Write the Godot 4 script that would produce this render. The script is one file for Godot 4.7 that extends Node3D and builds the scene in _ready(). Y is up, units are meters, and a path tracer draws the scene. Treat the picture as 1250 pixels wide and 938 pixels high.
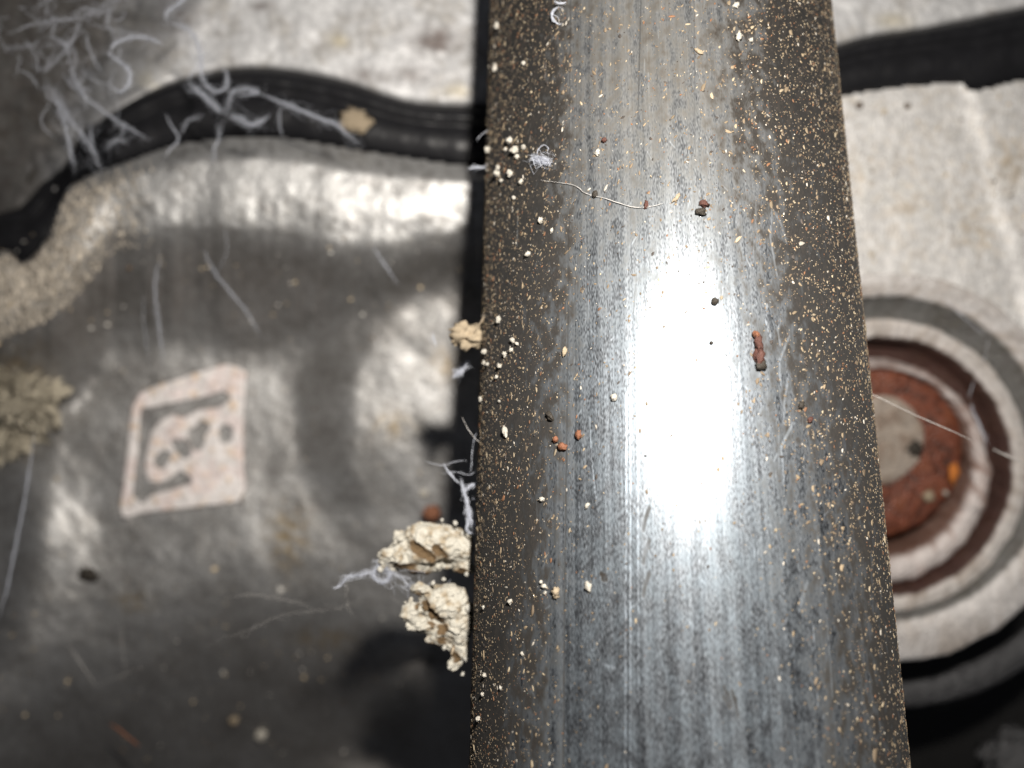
extends Node3D
# Close-up by torch light of a grimy steel pipe in front of a cast gearbox housing.

const K := 0.00110999        # tangent per photo pixel (vertical fov 55 degrees, photo 938 high)
const DEEP := 0.150          # distance of the housing's datum plane
const TUBE_R := 0.025
const AX := Vector3(0.01544526, 0.97112571, -0.23806783)
const TUBE_C := Vector3(0.02028481, -0.0233861, -0.09408048)
const S_LO := -0.085         # length of pipe covered by its texture
const S_HI := 0.110
const ARC := 1.80            # half angle covered by the texture, radians

var rng := RandomNumberGenerator.new()
var n3 := FastNoiseLite.new()
var nf := FastNoiseLite.new()
var front := Vector3.ZERO    # direction across the pipe towards the lens
var side := Vector3.ZERO
var M := {}

func _ready() -> void:
	rng.seed = 77
	# ---------- camera
	var cam := Camera3D.new()
	cam.name = "camera"
	cam.fov = 55.0
	cam.near = 0.01
	cam.far = 3.0
	var lens := CameraAttributesPhysical.new()
	lens.frustum_focal_length = 12.0 / tan(deg_to_rad(27.5))
	lens.frustum_focus_distance = 0.081
	lens.frustum_near = 0.01
	lens.frustum_far = 3.0
	lens.exposure_aperture = 11.2
	cam.attributes = lens
	add_child(cam)
	cam.fov = 55.0
	# ---------- air: a dark engine bay
	var env := Environment.new()
	env.background_mode = Environment.BG_COLOR
	env.background_color = Color(0.22, 0.225, 0.24)  # even bluish fill, added to lift the dark areas
	env.background_energy_multiplier = 1.0
	env.tonemap_mode = Environment.TONE_MAPPER_LINEAR
	env.tonemap_exposure = 1.0
	env.sdfgi_enabled = true
	env.ssao_enabled = true
	env.ssil_enabled = true
	var we := WorldEnvironment.new()
	we.name = "environment"
	we.environment = env
	add_child(we)
	# ---------- the torch beside the lens
	var flash := AreaLight3D.new()
	flash.name = "torch_light"
	flash.area_size = Vector2(0.006, 0.006)
	flash.area_normalize_energy = true
	flash.light_energy = 0.042
	flash.light_color = Color(1.0, 0.975, 0.94)
	flash.area_range = 2.0
	flash.area_attenuation = 2.0
	flash.shadow_enabled = true
	add_child(flash)
	flash.look_at_from_position(Vector3(0.0147, 0.0418, 0.0107), Vector3(0.004, -0.008, -0.13))

	n3.seed = 5
	n3.noise_type = FastNoiseLite.TYPE_SIMPLEX
	n3.frequency = 1.0
	n3.fractal_type = FastNoiseLite.FRACTAL_FBM
	n3.fractal_octaves = 3
	nf.seed = 11
	nf.noise_type = FastNoiseLite.TYPE_SIMPLEX
	nf.frequency = 1.0
	nf.fractal_type = FastNoiseLite.FRACTAL_NONE
	front = (-TUBE_C).normalized()
	side = AX.cross(front).normalized()
	materials()
	background()
	lower_housing()
	upper_housing()
	seal_strip()
	drain_plug()
	lower_ring()
	pipe()
	pipe_debris()
	clay()
	cobwebs()
	loose_bits()

# ====================================================================== helpers
func ray(u: float, v: float) -> Vector3:
	return Vector3((u - 625.0) * K, (469.0 - v) * K, -1.0)

func at(u: float, v: float, depth: float) -> Vector3:
	return ray(u, v) * depth

func on_pipe(u: float, v: float, lift := 0.0) -> Vector3:
	var d := ray(u, v)
	var dp := d - AX * d.dot(AX)
	var r := TUBE_R + lift
	var a := dp.dot(dp)
	var b := -2.0 * dp.dot(TUBE_C)
	var c := TUBE_C.dot(TUBE_C) - r * r
	var q := b * b - 4.0 * a * c
	if q < 0.0:
		return d * (-b / (2.0 * a))
	return d * ((-b - sqrt(q)) / (2.0 * a))

func pipe_polar(p: Vector3) -> Vector2:      # (angle, length along)
	var q := p - TUBE_C
	return Vector2(atan2(q.dot(side), q.dot(front)), q.dot(AX))

func pipe_normal(p: Vector3) -> Vector3:
	var q := p - TUBE_C
	return (q - AX * q.dot(AX)).normalized()

func curve(tab: Array, u: float) -> float:
	if u <= tab[0][0]:
		return tab[0][1]
	for i in range(1, tab.size()):
		if u <= tab[i][0]:
			var t: float = (u - tab[i - 1][0]) / (tab[i][0] - tab[i - 1][0])
			var p0: float = tab[maxi(i - 2, 0)][1]
			var p3: float = tab[mini(i + 1, tab.size() - 1)][1]
			return cubic_interpolate(tab[i - 1][1], tab[i][1], p0, p3, t)
	return tab[tab.size() - 1][1]

func ss(a: float, b: float, x: float) -> float:
	return smoothstep(a, b, x)

func blob(u: float, v: float, cu: float, cv: float, ru: float, rv: float) -> float:
	var d := Vector2((u - cu) / ru, (v - cv) / rv).length_squared()
	return exp(-d * 1.5)

func add(o: Node3D, called: String, parent: Node = null) -> void:
	o.name = called
	(parent if parent else self).add_child(o, true)

func tag(o: Node, label: String, category := "", group := "", kind := "") -> void:
	if label != "":
		o.set_meta("label", label)
	if category != "":
		o.set_meta("category", category)
	if group != "":
		o.set_meta("group", group)
	if kind != "":
		o.set_meta("kind", kind)

func thing(called: String, label: String, category: String, group := "", where := Vector3.ZERO) -> Node3D:
	var o := Node3D.new()
	add(o, called)
	o.position = where
	tag(o, label, category, group)
	return o

func part(called: String, mesh: Mesh, mat: Material, parent: Node = null) -> MeshInstance3D:
	var o := MeshInstance3D.new()
	o.mesh = mesh
	o.material_override = mat
	add(o, called, parent)
	return o

func noise_tex(size: int, freq: float, oct: int, sd: int, kind := FastNoiseLite.TYPE_SIMPLEX, lo := 0.0, hi := 1.0, as_normal := false, bump := 4.0) -> NoiseTexture2D:
	var n := FastNoiseLite.new()
	n.seed = sd
	n.noise_type = kind
	n.frequency = freq
	n.fractal_octaves = oct
	var t := NoiseTexture2D.new()
	t.width = size
	t.height = size
	t.seamless = true
	t.noise = n
	if as_normal:
		t.as_normal_map = true
		t.bump_strength = bump
	else:
		var g := Gradient.new()
		g.set_color(0, Color(lo, lo, lo))
		g.set_color(1, Color(hi, hi, hi))
		t.color_ramp = g
	return t

func lin(r: float, g: float, b: float) -> Color:
	return Color(r, g, b).linear_to_srgb()

func mat(called: String, c: Color, rough: float, metal := 0.0) -> StandardMaterial3D:
	var m := StandardMaterial3D.new()
	m.resource_name = called
	m.albedo_color = c
	m.roughness = rough
	m.metallic = metal
	M[called] = m
	return m

func cast_mat(called: String, c: Color, rough: float, metal: float, per_m: float, relief: float, colored: bool) -> StandardMaterial3D:
	var m := mat(called, c, rough, metal)
	m.vertex_color_use_as_albedo = colored
	m.uv1_triplanar = true
	m.uv1_scale = Vector3.ONE * per_m
	m.albedo_texture = M.t_mottle
	m.roughness_texture = M.t_rough
	m.roughness_texture_channel = BaseMaterial3D.TEXTURE_CHANNEL_RED
	m.heightmap_enabled = true
	m.heightmap_texture = M.t_grit
	m.heightmap_scale = relief
	return m

func materials() -> void:
	M.t_mottle = noise_tex(512, 0.02, 5, 3, FastNoiseLite.TYPE_SIMPLEX, 0.80, 1.0)
	M.t_rough = noise_tex(512, 0.03, 4, 8, FastNoiseLite.TYPE_SIMPLEX, 0.75, 1.0)
	M.t_grit = noise_tex(512, 0.045, 4, 21)
	M.t_crust = noise_tex(512, 0.03, 5, 31)
	cast_mat("cast_aluminium", lin(0.76, 0.755, 0.745), 0.60, 0.80, 80.0, 0.007, true)
	cast_mat("painted_casting", lin(0.80, 0.80, 0.80), 0.66, 0.25, 40.0, 0.006, true)
	cast_mat("pale_casting", lin(0.74, 0.725, 0.71), 0.6, 0.22, 45.0, 0.022, true)
	cast_mat("boss_metal", lin(0.96, 0.94, 0.93), 0.55, 0.15, 60.0, 0.06, true)
	cast_mat("rust", lin(0.21, 0.066, 0.036), 0.5, 0.1, 40.0, 0.03, true)
	cast_mat("rubber", lin(0.014, 0.014, 0.016), 0.5, 0.0, 20.0, 0.008, true)
	M.rubber.metallic_specular = 0.35
	cast_mat("dark_steel", lin(0.12, 0.12, 0.125), 0.5, 0.3, 40.0, 0.09, false)
	cast_mat("dark_backdrop", lin(0.02, 0.019, 0.018), 0.8, 0.1, 18.0, 0.04, false)
	cast_mat("clay", lin(0.54, 0.52, 0.465), 0.98, 0.0, 160.0, 0.012, true)
	cast_mat("white_paint", lin(0.92, 0.87, 0.85), 0.6, 0.0, 40.0, 0.01, true)
	var w := mat("web_silk", lin(0.62, 0.65, 0.72), 0.6)
	w.transparency = BaseMaterial3D.TRANSPARENCY_ALPHA
	w.albedo_color.a = 0.4
	w.backlight_enabled = true
	w.backlight = Color(0.4, 0.4, 0.45)
	mat("web_fine", lin(0.46, 0.44, 0.42), 0.5)
	mat("brown_thread", lin(0.34, 0.27, 0.19), 0.6)
	mat("grit", Color.WHITE, 0.75).vertex_color_use_as_albedo = true
	cast_mat("rust_crumb", lin(0.085, 0.030, 0.020), 0.8, 0.0, 200.0, 0.01, false)
	cast_mat("orange_rust", lin(0.22, 0.085, 0.04), 0.8, 0.0, 200.0, 0.01, false)
	cast_mat("bright_rust", lin(0.62, 0.20, 0.03), 0.8, 0.0, 200.0, 0.01, false)
	cast_mat("dark_crumb", lin(0.035, 0.028, 0.02), 0.8, 0.0, 200.0, 0.01, false)
	cast_mat("white_grain", lin(0.50, 0.47, 0.41), 0.9, 0.0, 200.0, 0.01, false)
	cast_mat("dust_mat", lin(0.86, 0.77, 0.60), 0.95, 0.0, 120.0, 0.06, false)
	cast_mat("tan_crumb", lin(0.36, 0.29, 0.20), 0.9, 0.0, 200.0, 0.01, false)

# A sheet of relief: its height (mm towards the lens) and colour follow two functions of place.
func relief(u0: float, v0: float, u1: float, v1: float, step: float, high: Callable, tint: Callable, keep = null) -> ArrayMesh:
	var nx := int((u1 - u0) / step) + 1
	var ny := int((v1 - v0) / step) + 1
	var st := SurfaceTool.new()
	st.begin(Mesh.PRIMITIVE_TRIANGLES)
	st.set_smooth_group(0)
	for j in ny:
		for i in nx:
			var u := u0 + i * step
			var v := v0 + j * step
			st.set_color(tint.call(u, v))
			st.add_vertex(at(u, v, DEEP - 0.001 * high.call(u, v)))
	for j in ny - 1:
		for i in nx - 1:
			if keep != null and not keep.call(u0 + (i + 0.5) * step, v0 + (j + 0.5) * step):
				continue
			var a := j * nx + i
			for k in [a, a + 1, a + nx + 1, a, a + nx + 1, a + nx]:
				st.add_index(k)
	st.generate_normals()
	return st.commit()

# Rings of points joined into a skin; each ring is an Array of Vector3.
func skin(rings: Array, colors: Array, closed: bool, flip := false) -> ArrayMesh:
	var st := SurfaceTool.new()
	st.begin(Mesh.PRIMITIVE_TRIANGLES)
	st.set_smooth_group(0)
	var n: int = rings[0].size()
	for i in rings.size():
		for p in n:
			st.set_color(colors[i] if colors[i] is Color else colors[i][p])
			st.add_vertex(rings[i][p])
	for i in rings.size() - 1:
		for p in (n if closed else n - 1):
			var a := i * n + p
			var b := i * n + (p + 1) % n
			var q := [a, b, b + n, a, b + n, a + n]
			if flip:
				q.reverse()
			for k in q:
				st.add_index(k)
	st.generate_normals()
	return st.commit()

# A crumb: a ball pushed in and out by noise.
func crumb(r: Vector3, sd: int, rough := 0.35, rings := 7, segs := 10) -> ArrayMesh:
	var rr := []
	var cc := []
	for i in rings + 1:
		var th := PI * i / rings
		var ring := []
		for j in segs:
			var ph := TAU * j / segs
			var d := Vector3(sin(th) * cos(ph), cos(th), sin(th) * sin(ph))
			var w := d * 1.3 + Vector3(sd * 3.7, sd * 1.3, 0)
			ring.append(d * r * (1.0 + rough * n3.get_noise_3dv(w) + rough * 0.7 * nf.get_noise_3dv(w * 2.3)))
		rr.append(ring)
		cc.append(Color.WHITE)
	return skin(rr, cc, true)

# Many fine fibres along one wandering line, as one mesh.
func strand(pts: Array, wide: float, fibres: int, r: float, sd: int, wander := 1.0) -> ArrayMesh:
	var c := Curve3D.new()
	for i in pts.size():
		var t: Vector3 = (pts[mini(i + 1, pts.size() - 1)] - pts[maxi(i - 1, 0)]) * 0.17
		c.add_point(pts[i], -t, t)
	c.bake_interval = 0.0005
	var long := c.get_baked_length()
	var count := maxi(int(long / 0.0006), 3)
	var st := SurfaceTool.new()
	st.begin(Mesh.PRIMITIVE_TRIANGLES)
	st.set_smooth_group(0)
	var base := 0
	var g := RandomNumberGenerator.new()
	g.seed = sd
	for f in fibres:
		var off := Vector3(g.randfn(), g.randfn(), g.randfn()) * 40.0
		var a0 := 0.0 if fibres < 3 else g.randf() * 0.22
		var a1 := 1.0 if fibres < 3 else 1.0 - g.randf() * 0.22
		var spread := 0.25 + 0.95 * g.randf() * g.randf()
		if g.randf() < 0.18 and fibres > 5:
			spread = g.randf_range(1.2, 2.2)
		for i in count + 1:
			var s := lerpf(a0, a1, float(i) / count) * long
			var p := c.sample_baked(s, true)
			var q := c.sample_baked(minf(s + 0.0004, long), true)
			var dir := (q - p).normalized() if q.distance_to(p) > 1e-6 else Vector3.UP
			var w := off + Vector3.ONE * s * 420.0
			p += Vector3(nf.get_noise_3dv(w), nf.get_noise_3dv(w + Vector3(9, 4, 7)), nf.get_noise_3dv(w + Vector3(-5, 8, 2))) * wide * spread * wander * (0.45 + 0.9 * absf(nf.get_noise_1d(s * 260.0 + sd * 3.1)))
			var e1 := dir.cross(Vector3(0.2, 0.3, 1.0)).normalized()
			var e2 := dir.cross(e1)
			var rad := r * (1.0 - 0.6 * absf(float(i) / count * 2.0 - 1.0) ** 4)
			for k in 4:
				st.add_vertex(p + (e1 * cos(TAU * k / 4.0) + e2 * sin(TAU * k / 4.0)) * rad)
			if i:
				for k in 4:
					var a := base + (i - 1) * 4 + k
					var b := base + (i - 1) * 4 + (k + 1) % 4
					for x in [a, b, b + 4, a, b + 4, a + 4]:
						st.add_index(x)
		base += (count + 1) * 4
	st.generate_normals()
	return st.commit()

# Surface nets over a distance field (metres) in a box.
func nets(lo: Vector3, hi: Vector3, cell: float, field: Callable, tint: Callable) -> ArrayMesh:
	var n := Vector3i(((hi - lo) / cell).ceil()) + Vector3i.ONE
	var f := PackedFloat32Array()
	f.resize(n.x * n.y * n.z)
	for z in n.z:
		for y in n.y:
			for x in n.x:
				f[(z * n.y + y) * n.x + x] = field.call(lo + Vector3(x, y, z) * cell)
	var st := SurfaceTool.new()
	st.begin(Mesh.PRIMITIVE_TRIANGLES)
	st.set_smooth_group(0)
	var ids := {}
	var step := [1, n.x, n.x * n.y]
	for z in n.z - 1:
		for y in n.y - 1:
			for x in n.x - 1:
				var o := (z * n.y + y) * n.x + x
				var sum := Vector3.ZERO
				var cuts := 0
				for e in [[0, 1], [0, 2], [0, 4], [1, 3], [1, 5], [2, 3], [2, 6], [4, 5], [4, 6], [3, 7], [5, 7], [6, 7]]:
					var a: int = e[0]
					var b: int = e[1]
					var fa := f[o + (a & 1) * step[0] + ((a >> 1) & 1) * step[1] + (a >> 2) * step[2]]
					var fb := f[o + (b & 1) * step[0] + ((b >> 1) & 1) * step[1] + (b >> 2) * step[2]]
					if (fa < 0.0) != (fb < 0.0):
						var t := fa / (fa - fb)
						sum += Vector3(a & 1, (a >> 1) & 1, a >> 2).lerp(Vector3(b & 1, (b >> 1) & 1, b >> 2), t)
						cuts += 1
				if cuts:
					var p := lo + (Vector3(x, y, z) + sum / cuts) * cell
					ids[o] = ids.size()
					st.set_color(tint.call(p))
					st.add_vertex(p)
	for o in ids:
		for d in 3:
			var e: int = step[(d + 1) % 3]
			var g: int = step[(d + 2) % 3]
			if (f[o] < 0.0) == (f[o + step[d]] < 0.0):
				continue
			if not (ids.has(o - e) and ids.has(o - g) and ids.has(o - e - g)):
				continue
			var q := [ids[o], ids[o - e], ids[o - e - g], ids[o], ids[o - e - g], ids[o - g]]
			if f[o] >= 0.0:
				q.reverse()
			q.reverse()
			for k in q:
				st.add_index(k)
	st.generate_normals()
	return st.commit()

func poly_dist(poly: PackedVector2Array, p: Vector2) -> float:
	var d := 1e9
	for i in poly.size():
		d = minf(d, p.distance_to(Geometry2D.get_closest_point_to_segment(p, poly[i], poly[(i + 1) % poly.size()])))
	return -d if Geometry2D.is_point_in_polygon(p, poly) else d

# ====================================================================== setting
func background() -> void:
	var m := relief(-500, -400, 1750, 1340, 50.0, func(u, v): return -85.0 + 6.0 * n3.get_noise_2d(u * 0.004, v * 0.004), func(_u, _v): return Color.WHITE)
	tag(part("background", m, M.dark_backdrop), "", "", "", "structure")  # near-black sheet added for the unlit void behind the parts

const SEAL_TOP := [[-80, 285], [0, 264], [45, 246], [78, 212], [112, 160], [200, 106], [300, 83], [400, 95], [500, 125], [590, 130], [700, 138], [850, 122], [1028, 55], [1140, 33], [1250, 11], [1340, -8]]
const SEAL_LOW := [[-80, 400], [0, 314], [30, 325], [60, 293], [80, 240], [104, 222], [150, 204], [220, 181], [330, 173], [450, 191], [590, 209], [700, 205], [850, 170], [1028, 123], [1172, 107], [1186, 116], [1250, 103], [1340, 98]]
const LIP_LOW := [[-80, 410], [0, 390], [40, 373], [84, 350], [112, 314], [142, 281], [250, 276], [350, 280], [430, 300], [520, 292], [600, 272], [760, 260]]
const ROLL := [[-80, 890], [0, 850], [60, 805], [150, 765], [300, 718], [430, 712], [520, 730], [620, 760], [800, 780]]
const BOSS_U := 1085.0
const BOSS_V := 572.0

func low_height(u: float, v: float) -> float:
	var rough := 0.40 * n3.get_noise_2d(u * 0.009, v * 0.009) + 0.04 * nf.get_noise_2d(u * 0.11, v * 0.07)
	var right := 8.0 + 0.9 * ss(-14.0, 14.0, (u - 1186.0) - (v - 130.0) * 0.27) + 0.35 * n3.get_noise_2d(u * 0.01, v * 0.01)
	var s := curve(SEAL_LOW, u)
	var e := curve(LIP_LOW, u) + 5.0 * nf.get_noise_2d(u * 0.011, 3.0) + 1.5 * nf.get_noise_2d(u * 0.05, 3.0)
	var t := clampf((v - s) / (e - s), -0.3, 1.0)
	var lip := 8.5 + 3.2 * ss(-0.05, 0.22, t) + 1.0 * t - 6.0 * ss(0.0, -0.3, t)
	var drop := lerpf(ss(-10.0, 175.0, v - e), ss(-60.0, 150.0, v - e) * 1.25 - 0.25, 0.45)
	var h := lerpf(lip, -10.0, drop)
	h += 2.5 * ss(430.0, 700.0, v)
	# pad that stands out beside the pipe
	var du := maxf(0.0, 560.0 - u)
	var dv := maxf(0.0, 480.0 - v)
	var d := Vector2(du / 160.0, dv / (140.0 + (u - 560.0) * 0.12)).length()
	d += ss(560.0, 720.0, v) * 0.42
	h = lerpf(h, 0.6 + 0.004 * (u - 500.0), 0.8 * ss(1.28, 0.76, d) * ss(720.0, 500.0, v)) 
	# upright rib at the left edge
	var ru := curve([[300, 20], [400, 28], [560, 48], [690, 48], [800, 22], [900, -20]], v)
	h += 3.8 * exp(-pow((u - ru) / 42.0, 2.0)) * (0.12 * ss(370.0, 470.0, v) + 0.88 * ss(520.0, 680.0, v))
	h += 0.8 * exp(-pow((u - ru - 44.0) / 20.0, 2.0)) * ss(540.0, 700.0, v)
	h -= 3.0 * ss(ru - 10.0, ru - 90.0, u) * ss(420.0, 600.0, v)
	# underside rolls away
	var r := curve(ROLL, u)
	h -= 32.0 * pow(ss(-60.0, 330.0, v - r), 1.15)
	h += 9.0 * blob(u, v, 505.0, 830.0, 70.0, 50.0)
	h -= 9.0 * blob(u, v, 470.0, 905.0, 90.0, 60.0)
	return lerpf(h + rough, right, ss(760.0, 880.0, u))

func low_tint(u: float, v: float) -> Color:
	var grime := Color(0.25, 0.225, 0.20)  # tone for oily patches and for the painted shade
	var clean := Color(1.08, 1.07, 1.06) if u > 800.0 else Color(0.92, 0.92, 0.92) if v < curve(LIP_LOW, u) + 4.0 else Color(0.88, 0.88, 0.885)
	var n := n3.get_noise_2d(u * 0.009 + 7.0, v * 0.013)
	var n2 := n3.get_noise_2d(u * 0.05, v * 0.05 + 90.0)
	var e := curve(LIP_LOW, u)
	var oil_shade := clampf(0.32 + 0.25 * n + 0.16 * n2, 0.0, 1.0)
	oil_shade = lerpf(oil_shade, 1.0, 0.30 * ss(-6.0, 30.0, v - e) * ss(220.0, 60.0, v - e) + 0.5 * ss(-30.0, 140.0, v - curve(ROLL, u)))  # shade of the hollow and rolled underside painted in with the oil
	if u > 800.0 or v < e:
		oil_shade = clampf(0.5 * n + 0.8 * n2 - 0.1, 0.0, 0.4)
	var c := clean.lerp(grime if u < 800.0 else Color(0.72, 0.66, 0.58), oil_shade)
	var tan_stain := 0.9 * blob(u, v, 12, 490, 48, 62) + 0.75 * blob(u, v, 352, 655, 26, 44) + 0.5 * blob(u, v, 480, 520, 30, 18) + 0.45 * blob(u, v, 545, 445, 22, 20) + 0.6 * blob(u, v, 165, 735, 24, 14) + 0.5 * blob(u, v, 395, 780, 40, 16) + 0.5 * blob(u, v, 1235, 200, 26, 40) + 0.35 * blob(u, v, 1110, 250, 40, 30) + 0.35 * blob(u, v, 1190, 280, 30, 40) + 0.3 * blob(u, v, 1050, 220, 20, 30)
	tan_stain *= clampf(0.75 + 1.1 * n2, 0.0, 1.4)
	c = c.lerp(Color(0.62, 0.47, 0.27), clampf(tan_stain, 0.0, 0.95))
	var dust := ss(150.0, 40.0, u) * ss(e + 12.0, e - 20.0, v)
	return c.lerp(Color(0.60, 0.52, 0.43), clampf(dust * (0.6 + 0.8 * n2), 0.0, 0.8))

func lower_housing() -> void:
	var o := thing("gearbox_housing", "grey cast metal housing below the black seal strip with the painted casting mark", "gearbox housing")
	var keep := func(u, v): return v > curve(SEAL_LOW, u) - 5.0 and (u < 800.0 or (Vector2(u - BOSS_U, v - BOSS_V).length() > 222.0 and (v < BOSS_V or u < 830.0)))
	part("housing_wall", relief(-120, 90, 840, 1040, 3.0, low_height, low_tint, keep), M.cast_aluminium, o)
	part("boss_face", relief(840, 90, 1560, 620, 3.0, low_height, low_tint, keep), M.pale_casting, o)
	# the boss: a turned ring with a chamfered counterbore
	var depth := DEEP - 0.0088
	var px := K * depth
	var rings := []
	var tints := []
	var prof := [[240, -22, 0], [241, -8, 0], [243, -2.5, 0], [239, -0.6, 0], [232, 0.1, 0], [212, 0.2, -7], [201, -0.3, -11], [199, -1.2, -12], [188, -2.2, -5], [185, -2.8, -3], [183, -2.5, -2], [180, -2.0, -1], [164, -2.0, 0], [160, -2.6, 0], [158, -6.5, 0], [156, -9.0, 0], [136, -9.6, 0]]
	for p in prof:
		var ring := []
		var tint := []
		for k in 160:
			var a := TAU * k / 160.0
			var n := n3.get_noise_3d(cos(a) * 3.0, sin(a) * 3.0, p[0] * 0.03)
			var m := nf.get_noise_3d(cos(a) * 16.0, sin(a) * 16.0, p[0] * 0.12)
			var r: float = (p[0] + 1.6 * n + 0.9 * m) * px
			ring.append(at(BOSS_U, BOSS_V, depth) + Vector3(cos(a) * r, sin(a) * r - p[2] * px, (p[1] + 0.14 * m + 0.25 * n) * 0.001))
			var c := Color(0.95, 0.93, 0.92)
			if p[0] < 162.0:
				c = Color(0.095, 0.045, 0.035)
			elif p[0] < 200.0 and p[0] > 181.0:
				c = Color(0.20, 0.20, 0.195)  # shade of the counterbore wall, painted dark on pale metal
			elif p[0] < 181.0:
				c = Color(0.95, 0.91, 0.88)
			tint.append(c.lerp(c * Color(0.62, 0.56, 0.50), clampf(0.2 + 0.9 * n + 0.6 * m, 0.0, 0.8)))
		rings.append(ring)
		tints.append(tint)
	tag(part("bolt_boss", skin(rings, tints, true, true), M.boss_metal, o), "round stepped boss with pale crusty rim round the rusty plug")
	casting_mark(o)

func casting_mark(o: Node3D) -> void:
	var sc := func(a: Array) -> PackedVector2Array:
		var r := PackedVector2Array()
		for i in range(0, a.size(), 2):
			r.append(Vector2(130.0 + a[i] / 4.263, 430.0 + a[i + 1] / 4.263))
		return r
	var outer: PackedVector2Array = sc.call([63, 815, 75, 858, 98, 870, 190, 842, 430, 815, 690, 785, 726, 715, 715, 600, 714, 400, 730, 112, 690, 75, 620, 58, 430, 115, 250, 175, 165, 215, 126, 290, 105, 500, 80, 700])
	var holes := []
	holes.append(sc.call([195, 310, 350, 285, 500, 255, 600, 222, 625, 240, 580, 275, 480, 280, 400, 325, 340, 303, 270, 340, 218, 405, 198, 470, 186, 560, 184, 630, 200, 685, 250, 702, 330, 682, 385, 640, 425, 670, 340, 698, 230, 722, 185, 768, 153, 742, 168, 600, 182, 500]))
	holes.append(sc.call([266, 560, 296, 528, 318, 536, 300, 572, 280, 590, 264, 580]))
	holes.append(sc.call([356, 470, 384, 478, 404, 474, 424, 520, 414, 538, 392, 528, 372, 505]))
	holes.append(sc.call([438, 424, 470, 404, 500, 374, 518, 394, 494, 420, 490, 470, 470, 500, 448, 480]))
	holes.append(sc.call([604, 408, 622, 392, 638, 406, 630, 452, 612, 462, 602, 440]))
	var sdf := func(q: Vector2) -> float:
		var d := poly_dist(outer, q)
		for h in holes:
			d = maxf(d, -poly_dist(h, q))
		return d
	var mark := Node3D.new()
	add(mark, "casting_mark", o)
	tag(mark, "raised white painted date mark, digits in a slanted square frame")
	var step := 1.5
	var u0 := 138.0
	var v0 := 436.0
	var nx := 116
	var ny := 138
	var field := PackedFloat32Array()
	var rim := PackedFloat32Array()
	for j in ny:
		for i in nx:
			var q := Vector2(u0 + i * step, v0 + j * step)
			field.append(sdf.call(q) + (3.9 if poly_dist(outer, q) < -5.0 else 0.6) + 0.8 * n3.get_noise_2dv(q * 0.06) + 0.4 * nf.get_noise_2dv(q * 0.22))
			rim.append(poly_dist(outer, q))
	for which in ["frame", "digits"]:
		var st := SurfaceTool.new()
		st.begin(Mesh.PRIMITIVE_TRIANGLES)
		st.set_smooth_group(0)
		for j in ny:
			for i in nx:
				var u := u0 + i * step
				var v := v0 + j * step
				var f := field[j * nx + i]
				var n := n3.get_noise_2d(u * 0.04, v * 0.04)
				var c := Color(1, 1, 1).lerp(Color(0.85, 0.62, 0.38), clampf(n * 1.6 - 0.35, 0.0, 0.7))
				c = c.lerp(Color(0.93, 0.82, 0.81), clampf(-n3.get_noise_2d(u * 0.02, v * 0.02 + 40.0) * 1.4, 0.0, 0.6))
				st.set_color(c.lerp(Color(0.025, 0.026, 0.03), ss(-0.9, 0.9, f)))
				st.add_vertex(at(u, v, DEEP - 0.001 * (low_height(u, v) - 0.35 + 1.25 * ss(2.4, -1.6, f) + 0.12 * n)))
		for j in ny - 1:
			for i in nx - 1:
				var a := j * nx + i
				if minf(minf(field[a], field[a + 1]), minf(field[a + nx], field[a + nx + 1])) > 2.2:
					continue
				if (rim[a] > -15.5) != (which == "frame"):
					continue
				for k in [a, a + 1, a + nx + 1, a, a + nx + 1, a + nx]:
					st.add_index(k)
		st.generate_normals()
		part(which, st.commit(), M.white_paint, mark)

func up_height(u: float, v: float) -> float:
	var h := 9.0 + 0.5 * n3.get_noise_2d(u * 0.01, v * 0.01) + 0.12 * nf.get_noise_2d(u * 0.08, v * 0.08)
	h += ss(300.0, -100.0, v) * -2.0
	var edge := 205.0 - v * 0.55 + 14.0 * n3.get_noise_2d(v * 0.02, 5.0)
	h -= 15.0 * ss(45.0, -55.0, u - edge)
	h -= 7.0 * ss(95.0, -60.0, u) * ss(160.0, 260.0, v)
	var s := curve(SEAL_TOP, u)
	return h - 3.0 * ss(-8.0, 8.0, v - s)

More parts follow.
